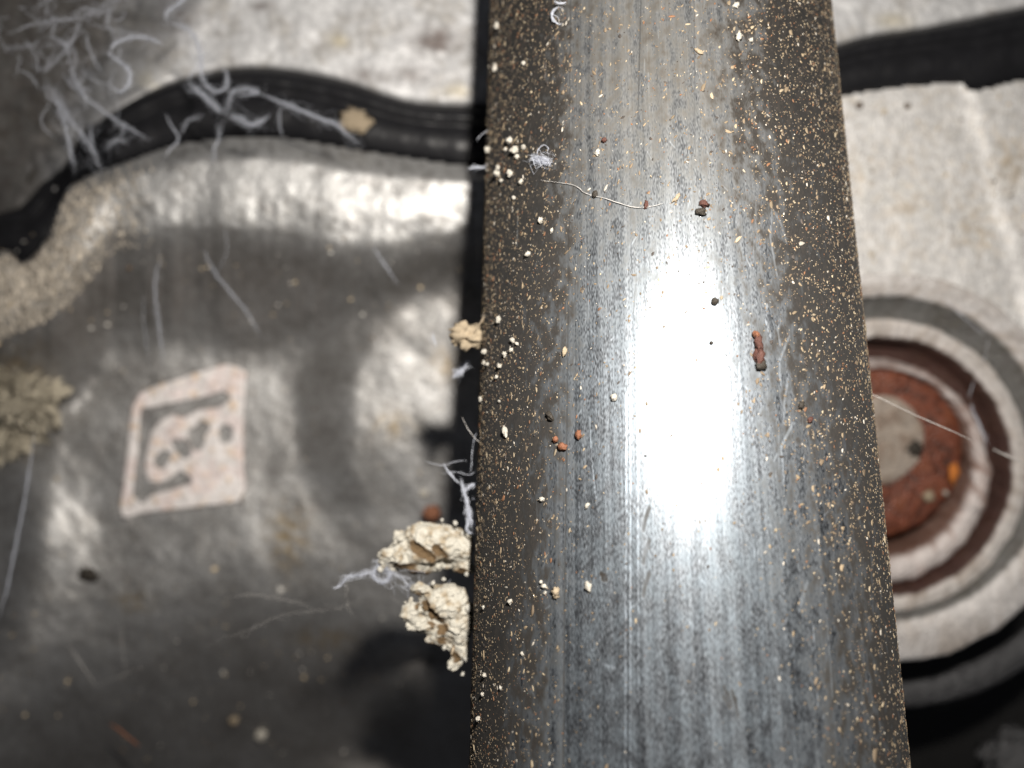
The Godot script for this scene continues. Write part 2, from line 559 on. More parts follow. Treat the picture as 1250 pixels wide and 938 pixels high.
func up_tint(u: float, v: float) -> Color:
	var n := n3.get_noise_2d(u * 0.012 + 30.0, v * 0.012)
	var n2 := n3.get_noise_2d(u * 0.045, v * 0.045 + 10.0)
	var c := Color(0.86, 0.86, 0.87).lerp(Color(0.55, 0.52, 0.48), clampf(0.9 * n + 0.5 * n2, 0.0, 0.7))
	var dark := 0.95 * blob(u, v, 533, 50, 34, 20) + 0.5 * blob(u, v, 500, 92, 34, 14) + 0.55 * blob(u, v, 443, 92, 26, 12) + 0.8 * blob(u, v, 318, 8, 16, 6) + 0.5 * blob(u, v, 215, 20, 34, 26) + 0.35 * blob(u, v, 265, 42, 5, 6)
	c = c.lerp(Color(0.18, 0.14, 0.125), clampf(dark * clampf(1.05 + 0.7 * n2, 0.7, 1.3), 0.0, 0.92))
	var stain := 0.6 * blob(u, v, 414, 50, 14, 10) + 0.55 * blob(u, v, 560, 112, 20, 9) + 0.5 * blob(u, v, 1090, 25, 26, 12)
	c = c.lerp(Color(0.78, 0.66, 0.40), clampf(stain, 0.0, 0.8))
	var edge := 190.0 - v * 0.5
	var soot := ss(25.0, -65.0, u - edge + 30.0 * n2)
	c = c.lerp(Color(0.12, 0.11, 0.10).lerp(Color(0.06, 0.045, 0.035), clampf(n2 + 0.2, 0.0, 0.8)), soot * 0.92)
	return c.lerp(Color(0.85, 0.82, 0.74), clampf(blob(u, v, 180, 97, 22, 16) * (1.0 + 1.5 * n2), 0.0, 0.9))

func upper_housing() -> void:
	var keep := func(u, v): return v < curve(SEAL_TOP, u) + 6.0
	var m := part("upper_housing", relief(-120, -230, 1560, 400, 4.0, up_height, up_tint, keep), M.painted_casting)
	tag(m, "light grey upper metal housing above the black seal strip, sooty at its left end", "gearbox housing")

func seal_strip() -> void:
	var rings := []
	var tints := []
	var u := -70.0
	while u < 1560.0:
		var a := curve(SEAL_TOP, u) - 2.0
		var b := curve(SEAL_LOW, u) + 3.0
		var slope := (curve(SEAL_TOP, u + 8.0) + curve(SEAL_LOW, u + 8.0) - curve(SEAL_TOP, u - 8.0) - curve(SEAL_LOW, u - 8.0)) / 32.0
		var ring := []
		var tint := []
		var n := n3.get_noise_2d(u * 0.02, 60.0)
		var sunk := 13.0 * ss(135.0, 60.0, u)
		for p in [[-0.04, -4.0], [0.0, 5.5], [0.03, 8.0], [0.09, 9.6], [0.17, 10.2], [0.24, 10.0], [0.29, 9.0], [0.34, 8.9], [0.40, 9.6], [0.52, 10.0], [0.66, 9.8], [0.80, 9.0], [0.92, 7.6], [0.98, 6.0], [1.0, 3.5], [1.04, -4.0]]:
			var v: float = lerpf(a, b, p[0])
			var uu := u - (v - (a + b) * 0.5) * slope * 0.35
			ring.append(at(uu, v, DEEP - 0.001 * (p[1] - sunk + 0.25 * n + 0.1 * nf.get_noise_2d(u * 0.05, p[0] * 6.0))))
			var dust := clampf(n3.get_noise_2d(uu * 0.02, v * 0.03) * 1.3 + 0.15, 0.0, 1.0) * ss(420.0, 150.0, u)
			dust = maxf(dust, clampf(n3.get_noise_2d(uu * 0.013, v * 0.12) * 0.5 - 0.12, 0.0, 0.12) * ss(560.0, 460.0, u))
			tint.append(Color(1, 1, 1).lerp(Color(12, 10.5, 9), dust * 0.8))
		rings.append(ring)
		tints.append(tint)
		u += 8.0
	var m := part("seal_strip", skin(rings, tints, false, false), M.rubber)
	tag(m, "glossy black rubber seal strip arching between the upper and lower housings behind the pipe", "seal strip")

func lathe(profile: Array, centre: Vector3, px: float, rough: float, tint: Callable, segs := 140) -> ArrayMesh:
	var rings := []
	var tints := []
	var fine := []
	for i in profile.size() - 1:
		var a: Array = profile[i]
		var b: Array = profile[i + 1]
		var cuts := maxi(1, int(absf(a[0] - b[0]) / 5.0))
		for k in cuts:
			fine.append([lerpf(a[0], b[0], float(k) / cuts), lerpf(a[1], b[1], float(k) / cuts), lerpf(a[2], b[2], float(k) / cuts) if a.size() > 2 else 0.0])
	var last: Array = profile[profile.size() - 1]
	fine.append([last[0], last[1], last[2] if last.size() > 2 else 0.0])
	for p in fine:
		var ring := []
		var tt := []
		for k in segs:
			var a := TAU * k / segs
			var q: Vector2 = Vector2(cos(a), sin(a)) * p[0]
			var n := n3.get_noise_3d(q.x * 0.022 + 20.0, q.y * 0.022, p[1] * 0.2)
			var m := nf.get_noise_3d(q.x * 0.09, q.y * 0.09 + 6.0, p[1] * 0.5)
			var r: float = maxf(0.0, p[0] + (1.4 * n + m) * rough * minf(1.0, p[0] / 30.0)) * px
			ring.append(centre + Vector3(cos(a) * r, sin(a) * r - p[2] * px, (p[1] + rough * (0.2 * m + 0.25 * n)) * 0.001))
			tt.append(tint.call(p[0], a, n, m))
		rings.append(ring)
		tints.append(tt)
	return skin(rings, tints, true, true)

func drain_plug() -> void:
	var depth := DEEP - 0.0088
	var px := K * depth
	var c := at(BOSS_U, BOSS_V, depth)
	var o := thing("drain_plug", "round rusty plug with a grey centre sunk in the stepped boss right of the pipe", "plug", "", c)
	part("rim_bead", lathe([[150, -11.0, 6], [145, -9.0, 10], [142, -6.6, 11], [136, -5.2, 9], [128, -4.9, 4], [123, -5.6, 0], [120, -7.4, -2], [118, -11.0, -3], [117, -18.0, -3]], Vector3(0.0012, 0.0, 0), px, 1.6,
		func(r, a, n, m): return (Color(0.95, 0.89, 0.87) if r > 121.0 else Color(0.22, 0.12, 0.09)).lerp(Color(0.42, 0.27, 0.22), clampf(0.12 + 1.1 * n + 0.6 * m + 0.45 * sin(a + 0.4), 0.0, 0.8))), M.boss_metal, o)  # inner wall painted dark for the shaded gap; ring browner towards the top
	part("rusty_disc", lathe([[116, -16.0], [115, -10.5], [112, -8.2], [105, -7.4], [92, -7.0], [70, -7.0], [62, -7.1], [30, -7.4], [1, -7.4]], Vector3(0.0016, 0.0030, 0), px, 1.0,
		func(r, a, n, m): return Color(1, 0.95, 0.92).lerp(Color(2.0, 1.5, 0.8), clampf(1.9 * n * absf(m) + 0.3 * n - 0.1, 0.0, 1.0)).lerp(Color(0.28, 0.36, 0.45), clampf(-1.5 * m - 0.8 * n + 0.1 + ss(103.0, 114.0, r) * 0.7, 0.0, 0.9))), M.rust, o)  # disc edge darkened: shadow of the gap painted into the rust
	var face := lathe([[58, -7.8], [56, -6.7], [52, -6.3], [30, -6.1], [1, -6.1]], Vector3(0.0018, 0.0050, 0), px, 1.0,
		func(_r, _a, n, m): return Color(0.56, 0.49, 0.42).lerp(Color(0.34, 0.25, 0.19), clampf(0.1 + n + 0.6 * m, 0.0, 0.8)), 70)
	part("grey_centre", face, M.boss_metal, o)
	part("pit", crumb(Vector3(0.0017, 0.0014, 0.0006), 4, 0.5), M.dark_crumb, o).position = at(1117, 548, depth + 0.0061) - c
	part("orange_scale", crumb(Vector3(0.0010, 0.0019, 0.0004), 9, 0.6), M.bright_rust, o).position = at(1165, 578, depth + 0.0069) - c
	part("sand_grain", crumb(Vector3(0.0012, 0.0011, 0.0009), 12, 0.4), M.tan_crumb, o).position = at(1134, 606, depth + 0.0067) - c
	part("sand_grain", crumb(Vector3(0.0005, 0.0005, 0.0005), 13, 0.3), M.white_grain, o).position = at(1154, 602, depth + 0.0067) - c

func lower_ring() -> void:
	var depth := 0.163
	var px := K * depth
	var c := at(BOSS_U, BOSS_V, depth)
	var prof := []
	for k in 17:
		var a := TAU * k / 16.0
		prof.append([275.0 + 17.0 * cos(a), 2.4 * sin(a)])
	var m := part("flange_ring", lathe(prof, Vector3.ZERO, px, 0.5, func(_r, _a, _n, _m): return Color.WHITE, 160), M.dark_steel)
	m.position = c
	tag(m, "dark grey metal ring curving under the pale rim of the boss", "metal ring")
	var b := part("bracket", crumb(Vector3(0.011, 0.0085, 0.007), 3, 0.25, 24, 32), M.dark_steel)
	b.position = at(1262, 938, 0.166)
	tag(b, "worn grey metal bracket end in the dark corner beneath the ring", "bracket")

# ====================================================================== the pipe
func stretched(w: int, h: int, sw: int, sh: int, freq: float, oct: int, sd: int) -> PackedByteArray:
	var n := FastNoiseLite.new()
	n.seed = sd
	n.frequency = freq
	n.fractal_octaves = oct
	n.noise_type = FastNoiseLite.TYPE_SIMPLEX
	var im := n.get_image(sw, sh, false, false, true)
	im.convert(Image.FORMAT_L8)
	if sw != w or sh != h:
		im.resize(w, h, Image.INTERPOLATE_CUBIC)
	return im.get_data()

func dirt_at(th: float, s: float) -> float:      # share of the metal that grime hides
	var up := ss(-0.02, 0.06, s)
	var left := ss(-0.36 + 0.08 * up, -0.98 + 0.16 * up, th) * 0.95 + 0.22 * ss(-0.1, -0.6, th)
	var right := ss(0.16 - 0.04 * up, 1.05 - 0.26 * up, th) * lerpf(0.78, 0.95, up)
	return maxf(left, right) + 0.24 * up

const TW := 1280
const TH := 1600

func to_tex(p: Vector3) -> Vector2:
	var q := pipe_polar(p)
	return Vector2((q.x + ARC) / (2.0 * ARC) * TW, (S_HI - q.y) / (S_HI - S_LO) * TH)

func scratch(list: Array, pts: Array, wide: float, strength: float) -> void:
	var pp := []
	for p in pts:
		pp.append(to_tex(on_pipe(p[0], p[1])))
	for i in pp.size() - 1:
		list.append([pp[i], pp[i + 1], wide, strength])

func pipe() -> void:
	var fine := stretched(TW, TH, TW, TH / 2, 0.42, 2, 1)
	var long := stretched(TW, TH, TW, 100, 0.30, 2, 6)
	var mottle := stretched(TW, TH, TW, TH, 0.035, 5, 2)
	var big := stretched(TW, TH, 640, 400, 0.012, 4, 3)
	var streak := stretched(TW, TH, TW, 40, 0.16, 3, 4)
	var streak2 := stretched(TW, TH, 640, 14, 0.09, 3, 5)
	var marks := PackedFloat32Array()
	marks.resize(TW * TH)
	var list := []
	scratch(list, [[696, 0], [694, 200], [692, 470], [689, 700], [687, 938]], 1.6, -0.6)
	scratch(list, [[782, 0], [778, 150]], 1.0, -0.6)
	scratch(list, [[847, 0], [848, 180]], 1.0, -0.4)
	scratch(list, [[765, 480], [764, 700], [763, 938]], 1.4, 0.32)
	scratch(list, [[779, 470], [779, 640], [779, 860]], 1.4, 0.30)
	scratch(list, [[770, 420], [769, 938]], 0.8, 0.4)
	scratch(list, [[720, 510], [722, 560], [728, 612]], 1.0, 0.3)
	for c in [[[936, 372], [934, 390], [940, 410]], [[952, 390], [949, 402], [952, 420]], [[963, 410], [951, 440], [952, 470]], [[962, 458], [957, 490], [957, 515]], [[968, 515], [953, 545], [957, 590]], [[942, 250], [940, 290], [948, 335]], [[944, 256], [954, 275], [960, 296]]]:
		scratch(list, c, 1.7, 0.30)
	scratch(list, [[1008, 730], [1012, 790], [1016, 850]], 1.1, 0.28)
	scratch(list, [[992, 760], [998, 860]], 0.9, 0.4)
	scratch(list, [[985, 710], [978, 735], [974, 745]], 2.0, 0.22)
	for v in [620, 660, 700]:
		scratch(list, [[792, v], [787, v + 14], [785, v + 26]], 2.4, -0.5)
	scratch(list, [[735, 810], [750, 815], [760, 824]], 1.1, 0.25)
	for q in [[884, 838, 3, 14], [889, 846, 4, 16], [893, 843, 6, 22], [897, 852, 3, 18], [886, 856, 5, 8], [899, 866, 2, 8], [882, 850, 4, 5]]:
		scratch(list, [[q[0], q[1]], [q[0] + q[2], q[1] + q[3]]], 1.5, -0.8)
	for q in [[733, 700], [737, 702], [735, 706], [738, 706]]:
		scratch(list, [q, [q[0] + 2, q[1] + 1]], 2.0, -0.9)
	scratch(list, [[632, 255], [631, 300]], 1.0, 0.5)
	var g := RandomNumberGenerator.new()
	g.seed = 4
	for i in 240:
		var u := g.randf_range(620, 1040)
		var v := g.randf_range(0, 938)
		var l := g.randf_range(6, 70) * g.randf()
		scratch(list, [[u, v], [u + g.randf_range(-0.06, 0.06) * l, v + l]], g.randf_range(0.5, 0.9), g.randf_range(-0.35, 0.30))
	for i in 220:
		var u := g.randf_range(620, 1040)
		var v := g.randf_range(0, 938)
		scratch(list, [[u, v], [u + g.randf_range(-7, 7), v + g.randf_range(3, 14)]], g.randf_range(0.5, 0.9), g.randf_range(0.08, 0.3))
	for l in list:
		var a: Vector2 = l[0]
		var b: Vector2 = l[1]
		var w: float = l[2]
		for y in range(maxi(0, int(minf(a.y, b.y) - w - 1)), mini(TH, int(maxf(a.y, b.y) + w + 2))):
			for x in range(maxi(0, int(minf(a.x, b.x) - w - 1)), mini(TW, int(maxf(a.x, b.x) + w + 2))):
				var d := Geometry2D.get_closest_point_to_segment(Vector2(x, y), a, b).distance_to(Vector2(x, y))
				var m: float = l[3] * clampf(w + 0.5 - d, 0.0, 1.0) * clampf(0.1 + 0.7 * fine[y * TW + x] / 255.0 + 1.1 * (mottle[y * TW + x] / 255.0 - 0.1), 0.3, 1.2)
				if absf(m) > absf(marks[y * TW + x]):
					marks[y * TW + x] = m
	var alb := PackedByteArray()
	var rmh := PackedByteArray()
	alb.resize(TW * TH * 3)
	rmh.resize(TW * TH * 3)
	# grime per column and row, in coarse steps to save time
	for y in TH:
		var s := lerpf(S_HI, S_LO, float(y) / TH)
		var cov := PackedFloat32Array()
		for x in 161:
			cov.append(dirt_at(lerpf(-ARC, ARC, x / 160.0), s))
		for x in TW:
			var i := y * TW + x
			var xc := x * 0.125
			var xi := int(xc)
			var d0 := lerpf(cov[xi], cov[xi + 1], xc - xi)
			var f := fine[i] / 255.0 - 0.5
			var m := mottle[i] / 255.0 - 0.5
			var b := big[i] / 255.0 - 0.5
			var st := streak[i] / 255.0 - 0.5
			var s2 := streak2[i] / 255.0 - 0.5
			var lg := long[i] / 255.0 - 0.5
			var k := marks[i]
			var e := minf(1.0, d0 * 2.0)
			var d := d0 * 1.15 - 0.22 + (0.12 + 1.1 * e) * m + (0.10 + 0.5 * e) * b + (0.06 + 0.6 * e) * f + 0.15 * s2
			d = clampf(d * 1.25, 0.0, 0.97)
			if k > 0.0:
				d *= 1.0 - k
			elif k < 0.0:
				d = maxf(d, -k)
			var corr := clampf(0.30 + 0.7 * m + 0.3 * b + 0.5 * f, 0.0, 1.0)       # bluish bloom on the bare steel
			var lum := 0.52 + 0.06 * st + 0.10 * s2 + 0.04 * lg + 0.05 * f - 0.10 * corr + 0.60 * maxf(k, 0.0)
			var high := ss(0.015, 0.055, s)
			var film := clampf(0.13 + 0.20 * high + (0.14 + 0.22 * high) * m + 0.15 * b + 0.2 * f + 0.15 * s2, 0.0, 0.8) * (1.0 - 0.8 * absf(k))
			var r := lerpf(lum * (0.965 - 0.06 * corr), lerpf(0.52, 0.58, high), film)
			var gg := lerpf(lum, lerpf(0.55, 0.535, high), film)
			var bb := lerpf(lum * (1.045 + 0.04 * corr), lerpf(0.57, 0.47, high), film)
			var br := 0.078 + 0.11 * f + 0.10 * m
			alb[i * 3] = int(clampf(lerpf(r, br * 1.12, d), 0.0, 1.0) * 255.0)
			alb[i * 3 + 1] = int(clampf(lerpf(gg, br * 0.98, d), 0.0, 1.0) * 255.0)
			alb[i * 3 + 2] = int(clampf(lerpf(bb, br * 0.84, d), 0.0, 1.0) * 255.0)
			rmh[i * 3] = int(clampf(lerpf(lerpf(lerpf(0.275, 0.62, clampf(0.30 + 1.0 * f + 0.30 * m + 0.22 * st + 0.12 * lg, 0.0, 1.0)), 0.58, 0.8 * maxf(k, 0.0)), 0.80, d), 0.05, 1.0) * 255.0)
			rmh[i * 3 + 1] = int(clampf(lerpf((0.97 - 0.15 * corr) * (1.0 - film), 0.10, d), 0.0, 1.0) * 255.0)
			rmh[i * 3 + 2] = int(clampf(0.5 + 0.04 * st + 0.15 * f * (0.2 + d) + 0.02 * lg + 0.35 * d * m - 0.35 * absf(k), 0.0, 1.0) * 255.0)
	var ta := ImageTexture.create_from_image(Image.create_from_data(TW, TH, false, Image.FORMAT_RGB8, alb))
	var tr := ImageTexture.create_from_image(Image.create_from_data(TW, TH, false, Image.FORMAT_RGB8, rmh))
	var hm := PackedByteArray()
	hm.resize(TW * TH)
	for i in TW * TH:
		hm[i] = rmh[i * 3 + 2]
	var th := ImageTexture.create_from_image(Image.create_from_data(TW, TH, false, Image.FORMAT_L8, hm))
	var m := mat("pipe_steel", Color.WHITE, 1.0, 1.0)
	m.albedo_texture = ta
	m.roughness_texture = tr
	m.roughness_texture_channel = BaseMaterial3D.TEXTURE_CHANNEL_RED
	m.metallic_texture = tr
	m.metallic_texture_channel = BaseMaterial3D.TEXTURE_CHANNEL_GREEN
	m.heightmap_enabled = true
	m.heightmap_texture = th
	m.heightmap_scale = 0.006
	m.texture_repeat = true
	m.anisotropy_enabled = true
	m.anisotropy = 0.4
	var o := thing("steel_pipe", "worn bare steel pipe running top to bottom, speckled with brown grime along both flanks", "pipe")
	var st := SurfaceTool.new()
	st.begin(Mesh.PRIMITIVE_TRIANGLES)
	var nx := 240
	var ny := 60
	for j in ny + 1:
		var s := lerpf(S_HI, S_LO, float(j) / ny)
		for i in nx + 1:
			var a := lerpf(-PI, PI, float(i) / nx)
			var nrm := front * cos(a) + side * sin(a)
			st.set_normal(nrm)
			st.set_uv(Vector2((a + ARC) / (2.0 * ARC), float(j) / ny))
			st.add_vertex(TUBE_C + AX * s + nrm * TUBE_R)
	for j in ny:
		for i in nx:
			var a := j * (nx + 1) + i
			for k in [a, a + 1, a + nx + 2, a, a + nx + 2, a + nx + 1]:
				st.add_index(k)
	part("pipe_wall", st.commit(), m, o)
	specks(o)

func specks(o: Node3D) -> void:
	var g := RandomNumberGenerator.new()
	g.seed = 19
	var places := []
	var tries := 0
	while places.size() < 47000 and tries < 300000:
		tries += 1
		var th := g.randf_range(-1.62, 1.55)
		var s := g.randf_range(-0.065, 0.108)
		var dens := dirt_at(th, s)
		if th > 0.0:
			dens *= lerpf(0.62, 1.0, ss(-0.04, 0.05, s))
		else:
			dens *= 0.85
		dens = dens * (0.65 + 0.9 * (0.5 + nf.get_noise_3d(cos(th) * 8.0, s * 240.0, sin(th) * 8.0))) + 0.035 + 0.05 * ss(0.02, 0.06, s)
		if g.randf() > dens:
			continue
		var nrm := front * cos(th) + side * sin(th)
		var p := TUBE_C + AX * s + nrm * (TUBE_R + 0.00001)
		var tang := AX.cross(nrm).normalized()
		var turn := g.randfn(0.35, 0.5) if g.randf() < 0.75 else g.randf() * TAU
		var e1 := AX * cos(turn) + tang * sin(turn)
		var e2 := nrm.cross(e1)
		var r := 0.000042 * exp(g.randfn(0.0, 0.42)) * (1.15 if s > 0.0 else 1.0)
		if g.randf() < 0.02:
			r *= 1.8
		var long := g.randf_range(1.4, 4.0) if g.randf() < 0.7 else 1.1
		var b := Basis(e2 * r, e1 * r * long, nrm * r * 0.75)
		var roll := g.randf()
		var c := Color(0.25, 0.19, 0.12)
		if roll < 0.30:
			c = Color(0.17, 0.125, 0.08)
		elif roll < 0.42:
			c = Color(0.38, 0.31, 0.21)
		elif roll < 0.48:
			c = Color(0.46, 0.42, 0.36)
		elif roll < 0.56:
			c = Color(0.20, 0.095, 0.045)
		elif roll < 0.72:
			c = Color(0.06, 0.048, 0.04)
		c *= g.randf_range(0.5, 1.0)
		c.a = 1.0
		places.append([Transform3D(b, p), c])
	var mm := MultiMesh.new()
	mm.transform_format = MultiMesh.TRANSFORM_3D
	mm.use_colors = true
	mm.mesh = crumb(Vector3.ONE, 2, 0.45, 4, 6)
	mm.instance_count = places.size()
	for i in places.size():
		mm.set_instance_transform(i, places[i][0])
		mm.set_instance_color(i, places[i][1])
	var o2 := MultiMeshInstance3D.new()
	o2.multimesh = mm
	o2.material_override = M.grit
	add(o2, "grime_specks", o)
	tag(o2, "", "", "", "stuff")

# a crumb resting on the pipe at a photo point
func rest(called: String, u: float, v: float, su: float, sv: float, turn: float, mat_name: String, sd: int, label: String, category: String, group := "", rough := 0.4) -> MeshInstance3D:
	var p := on_pipe(u, v)
	var nrm := pipe_normal(p)
	var px := K * -p.z
	var up := (AX - nrm * AX.dot(nrm)).normalized()
	var right := up.cross(nrm)
	var e1 := up * cos(turn) + right * sin(turn)
	var e2 := e1.cross(nrm)
	var high := minf(su, sv) * 0.5 * px
	var o := part(called, crumb(Vector3(su * 0.5 * px, sv * 0.5 * px, high), sd, rough, 9, 12), M[mat_name])
	o.transform = Transform3D(Basis(e2, e1, nrm), p + nrm * high * 0.55)
	tag(o, label, category, group)
	return o

func pipe_debris() -> void:
	var o: Node3D = rest("rust_flake", 926, 437, 13, 22, -0.2, "rust_crumb", 41, "long dark red rust flake standing on the pipe right of the glare", "rust flake", "", 0.6)
	var top := part("upper_lump", crumb(Vector3(0.00042, 0.00075, 0.0004), 43, 0.6, 9, 12), M.rust_crumb, o)
	top.position = Vector3(0.00012, 0.0014, 0.0002)
	part("tip", crumb(Vector3(0.0003, 0.0004, 0.0003), 44, 0.6), M.orange_rust, o).position = Vector3(0.0001, 0.0023, 0.0002)
	part("base", crumb(Vector3(0.0007, 0.00045, 0.0004), 45, 0.5), M.dark_crumb, o).position = Vector3(-0.0001, -0.0009, 0.0)
	o = rest("rust_flake", 859, 250, 13, 8, 0.2, "rust_crumb", 46, "reddish rust flake with a dark lump added as its shadow, above the glare on the pipe", "rust flake", "", 0.5)
	part("base", crumb(Vector3(0.0006, 0.0004, 0.0004), 47, 0.5), M.dark_crumb, o).position = Vector3(-0.0002, -0.0010, 0.0)  # dark lump standing in for the shadow under the flake
	rest("rust_flake", 789, 251, 6, 10, 0.2, "rust_crumb", 48, "small red rust flake on the pipe at the right end of the fine pale thread", "rust flake")
	rest("rust_flake", 738, 172, 7, 6, 0.0, "rust_crumb", 49, "small dark red rust flake on the upper pipe right of the white fluff", "rust flake")
	rest("rust_flake", 707, 531, 8, 11, 0.0, "orange_rust", 50, "orange rust flake on the pipe just right of the thin dark lengthwise scratch", "rust flake")
	rest("rust_flake", 688, 546, 13, 9, 0.3, "orange_rust", 51, "largest orange rust flake of the pair left of the thin dark scratch", "rust flake")
	rest("rust_flake", 679, 537, 7, 7, 0.3, "orange_rust", 52, "upper small orange rust flake of the pair left of the thin dark scratch", "rust flake")
	rest("pebble", 750, 486, 8, 8, 0.0, "white_grain", 53, "round pale pebble with a dark shadow at the left edge of the glare", "pebble")
	rest("dark_crumb", 872, 369, 9, 9, 0.0, "dark_crumb", 54, "dark crumb in the upper right of the bright glare on the pipe", "crumb")
	rest("dark_crumb", 868, 419, 5, 5, 0.0, "dark_crumb", 55, "tiny dark crumb inside the glare on the pipe, left of the long rust flake", "crumb")
	rest("dark_crumb", 977, 495, 7, 10, 0.5, "dark_crumb", 56, "black crumb right of the curved scuffs on the pipe, upper of two", "crumb")
	rest("dark_crumb", 988, 513, 6, 9, 0.7, "rust_crumb", 57, "dark red crumb right of the curved scuffs on the pipe, lower of two", "crumb")
	rest("dark_crumb", 727, 238, 7, 9, 0.2, "dark_crumb", 58, "dark brown crumb on the pipe at the left end of the fine pale thread", "crumb")
	rest("dark_crumb", 672, 508, 14, 7, 0.9, "dark_crumb", 59, "flat dark brown crumb on the pipe above the orange rust flakes", "crumb")
	rest("tan_flake", 826, 242, 15, 5, -0.9, "tan_crumb", 60, "slim tan flake lying at a slant on the pipe left of the reddish rust flake", "flake")
	rest("tan_flake", 680, 724, 10, 12, 0.2, "tan_crumb", 61, "tan flake on the lower left of the pipe beside two white grains", "flake", "", 0.6)
	rest("tan_flake", 853, 64, 12, 5, 0.6, "tan_crumb", 62, "small tan flake high on the pipe near its top edge", "flake")
	rest("tan_flake", 690, 430, 6, 11, 0.1, "tan_crumb", 63, "upright tan flake on the pipe touching the thin dark lengthwise scratch", "flake")
	var i := 0
	for w in [[623, 172, 9], [630, 184, 11], [640, 180, 8], [632, 192, 6], [608, 213, 9], [624, 212, 8], [637, 222, 6], [613, 221, 6], [597, 183, 8], [618, 183, 5], [609, 205, 7], [661, 269, 7], [674, 282, 5], [645, 311, 8], [628, 242, 5], [610, 391, 8], [627, 416, 8], [632, 420, 5], [617, 433, 7], [625, 428, 6], [611, 447, 7], [596, 445, 6], [607, 461, 5], [593, 430, 8], [592, 443, 6], [588, 488, 6], [610, 490, 4], [719, 716, 9], [661, 711, 5], [665, 716, 6], [666, 724, 5], [717, 618, 6], [662, 610, 7], [624, 735, 7], [591, 742, 6], [593, 825, 7], [638, 798, 5], [590, 848, 6], [585, 878, 7], [612, 840, 5], [901, 46, 9], [898, 8, 8], [916, 50, 6], [730, 187, 7], [640, 78, 6], [608, 32, 8], [606, 83, 8]]:
		i += 1
		var sz: float = w[2]
		var spot := "small off-white grain on the pipe's left flank below the mud nub"
		if w[0] > 700 and w[1] < 100:
			spot = "small off-white grain high on the pipe's dusty right flank"
		elif w[1] < 150:
			spot = "small off-white grain at the top of the pipe's left flank"
		elif w[1] < 250:
			spot = "off-white grain in the cluster beside the bluish white fluff"
		elif w[1] < 350:
			spot = "lone off-white grain on the pipe between the fluff and the mud nub"
		elif w[1] > 590:
			spot = "small off-white grain on the pipe's lower left part beside the clay lumps"
		rest("white_grain", w[0], w[1], sz * 0.85, sz * (0.7 + 0.6 * absf(nf.get_noise_1d(i * 7.3))), i, "white_grain", 70 + i, spot, "grain", "off-white grains stuck to the pipe", 0.6)
	rest("white_flake", 618, 527, 7, 14, -0.5, "white_grain", 140, "long white flake on the grimy left flank above the hooked thread", "flake", "", 0.5)
	var f := thing("white_fluff", "flat bluish white fluff on the upper left of the pipe", "fluff")
	for w in [[[645, 196], [655, 192], [664, 194], [673, 199]], [[648, 194], [660, 198], [672, 200], [674, 196]], [[656, 192], [657, 182], [664, 177], [670, 181], [668, 187]]]:
		i += 1
		var line := []
		for q in w:
			line.append(on_pipe(q[0], q[1], 0.0003))
		part("strand", strand(line, 0.0007 if i < 50 else 0.0002, 60 if i < 50 else 8, 0.00002, i), M.web_silk, f)
	f = thing("pale_thread", "fine pale thread lying across the upper pipe", "thread")
	part("strand", strand([on_pipe(660, 220, 0.0002), on_pipe(676, 222, 0.0002), on_pipe(700, 226, 0.0002), on_pipe(716, 236, 0.0002), on_pipe(745, 244, 0.0002), on_pipe(770, 252, 0.0002), on_pipe(789, 253, 0.0002), on_pipe(812, 248, 0.0002)], 0.0002, 2, 0.000025, 8), M.web_fine, f)

# ====================================================================== clay and webs
func caps(p: Vector3, a: Vector3, b: Vector3, r: float) -> float:
	var t := clampf((p - a).dot(b - a) / (b - a).length_squared(), 0.0, 1.0)
	return p.distance_to(a.lerp(b, t)) - r

func smin(a: float, b: float, k: float) -> float:
	var h := maxf(k - absf(a - b), 0.0) / k
	return minf(a, b) - h * h * k * 0.25

# One lump: boxes given in photo pixels round (cu, cv) on a plane at depth; adds in px, bites in px.
func lump(called: String, label: String, cu: float, cv: float, depth: float, size: Vector3, adds: Array, bites: Array, sd: float) -> Node3D:
	var px := K * depth
	var c := at(cu, cv, depth)
	var field := func(p: Vector3) -> float:
		var d := 1e9
		for a in adds:
			var q: Vector3 = (p - Vector3(a[0], -a[1], a[2]) * px) / (Vector3(a[3], a[4], a[5]) * px)
			d = smin(d, (q.length() - 1.0) * minf(a[3], minf(a[4], a[5])) * px, 5.0 * px)
		if d > 11.0 * px or d < -12.0 * px:
			return d
		var w := p / px
		d += (5.0 * n3.get_noise_3dv(w * 0.035 + Vector3(sd, 0, 0)) + 0.8 * nf.get_noise_3dv(w * 0.10) - 2.6 * maxf(0.0, 0.35 - absf(nf.get_noise_3dv(w * Vector3(0.05, 0.09, 0.05) + Vector3(0, sd, 3)))) / 0.35 * -1.0 - 1.0) * px
		for b in bites:
			var k := caps(p, Vector3(b[0], -b[1], b[2]) * px, Vector3(b[3], -b[4], b[5]) * px, b[6] * px)
			d = maxf(d, -(k + 1.2 * nf.get_noise_3dv(w * 0.12) * px))
		return d
	var tint := func(p: Vector3) -> Color:
		var w := p / px
		var n := n3.get_noise_3dv(w * 0.05 + Vector3(8, sd, 0))
		var col := Color(1, 0.99, 0.96).lerp(Color(0.60, 0.49, 0.36), clampf(0.12 + n * 1.5, 0.0, 0.9))
		for b in bites:
			var k := caps(p, Vector3(b[0], -b[1], b[2]) * px, Vector3(b[3], -b[4], b[5]) * px, b[6] * px) / px
			col = col.lerp(Color(0.26, 0.17, 0.09), ss(2.6, 0.6, k))
		return col
	var half := size * 0.5 * px
	var o := thing(called, label, "clay lump", "", c)
	part("clay_body", nets(-half, half, 1.5 * px, field, tint), M.clay, o)
	return o

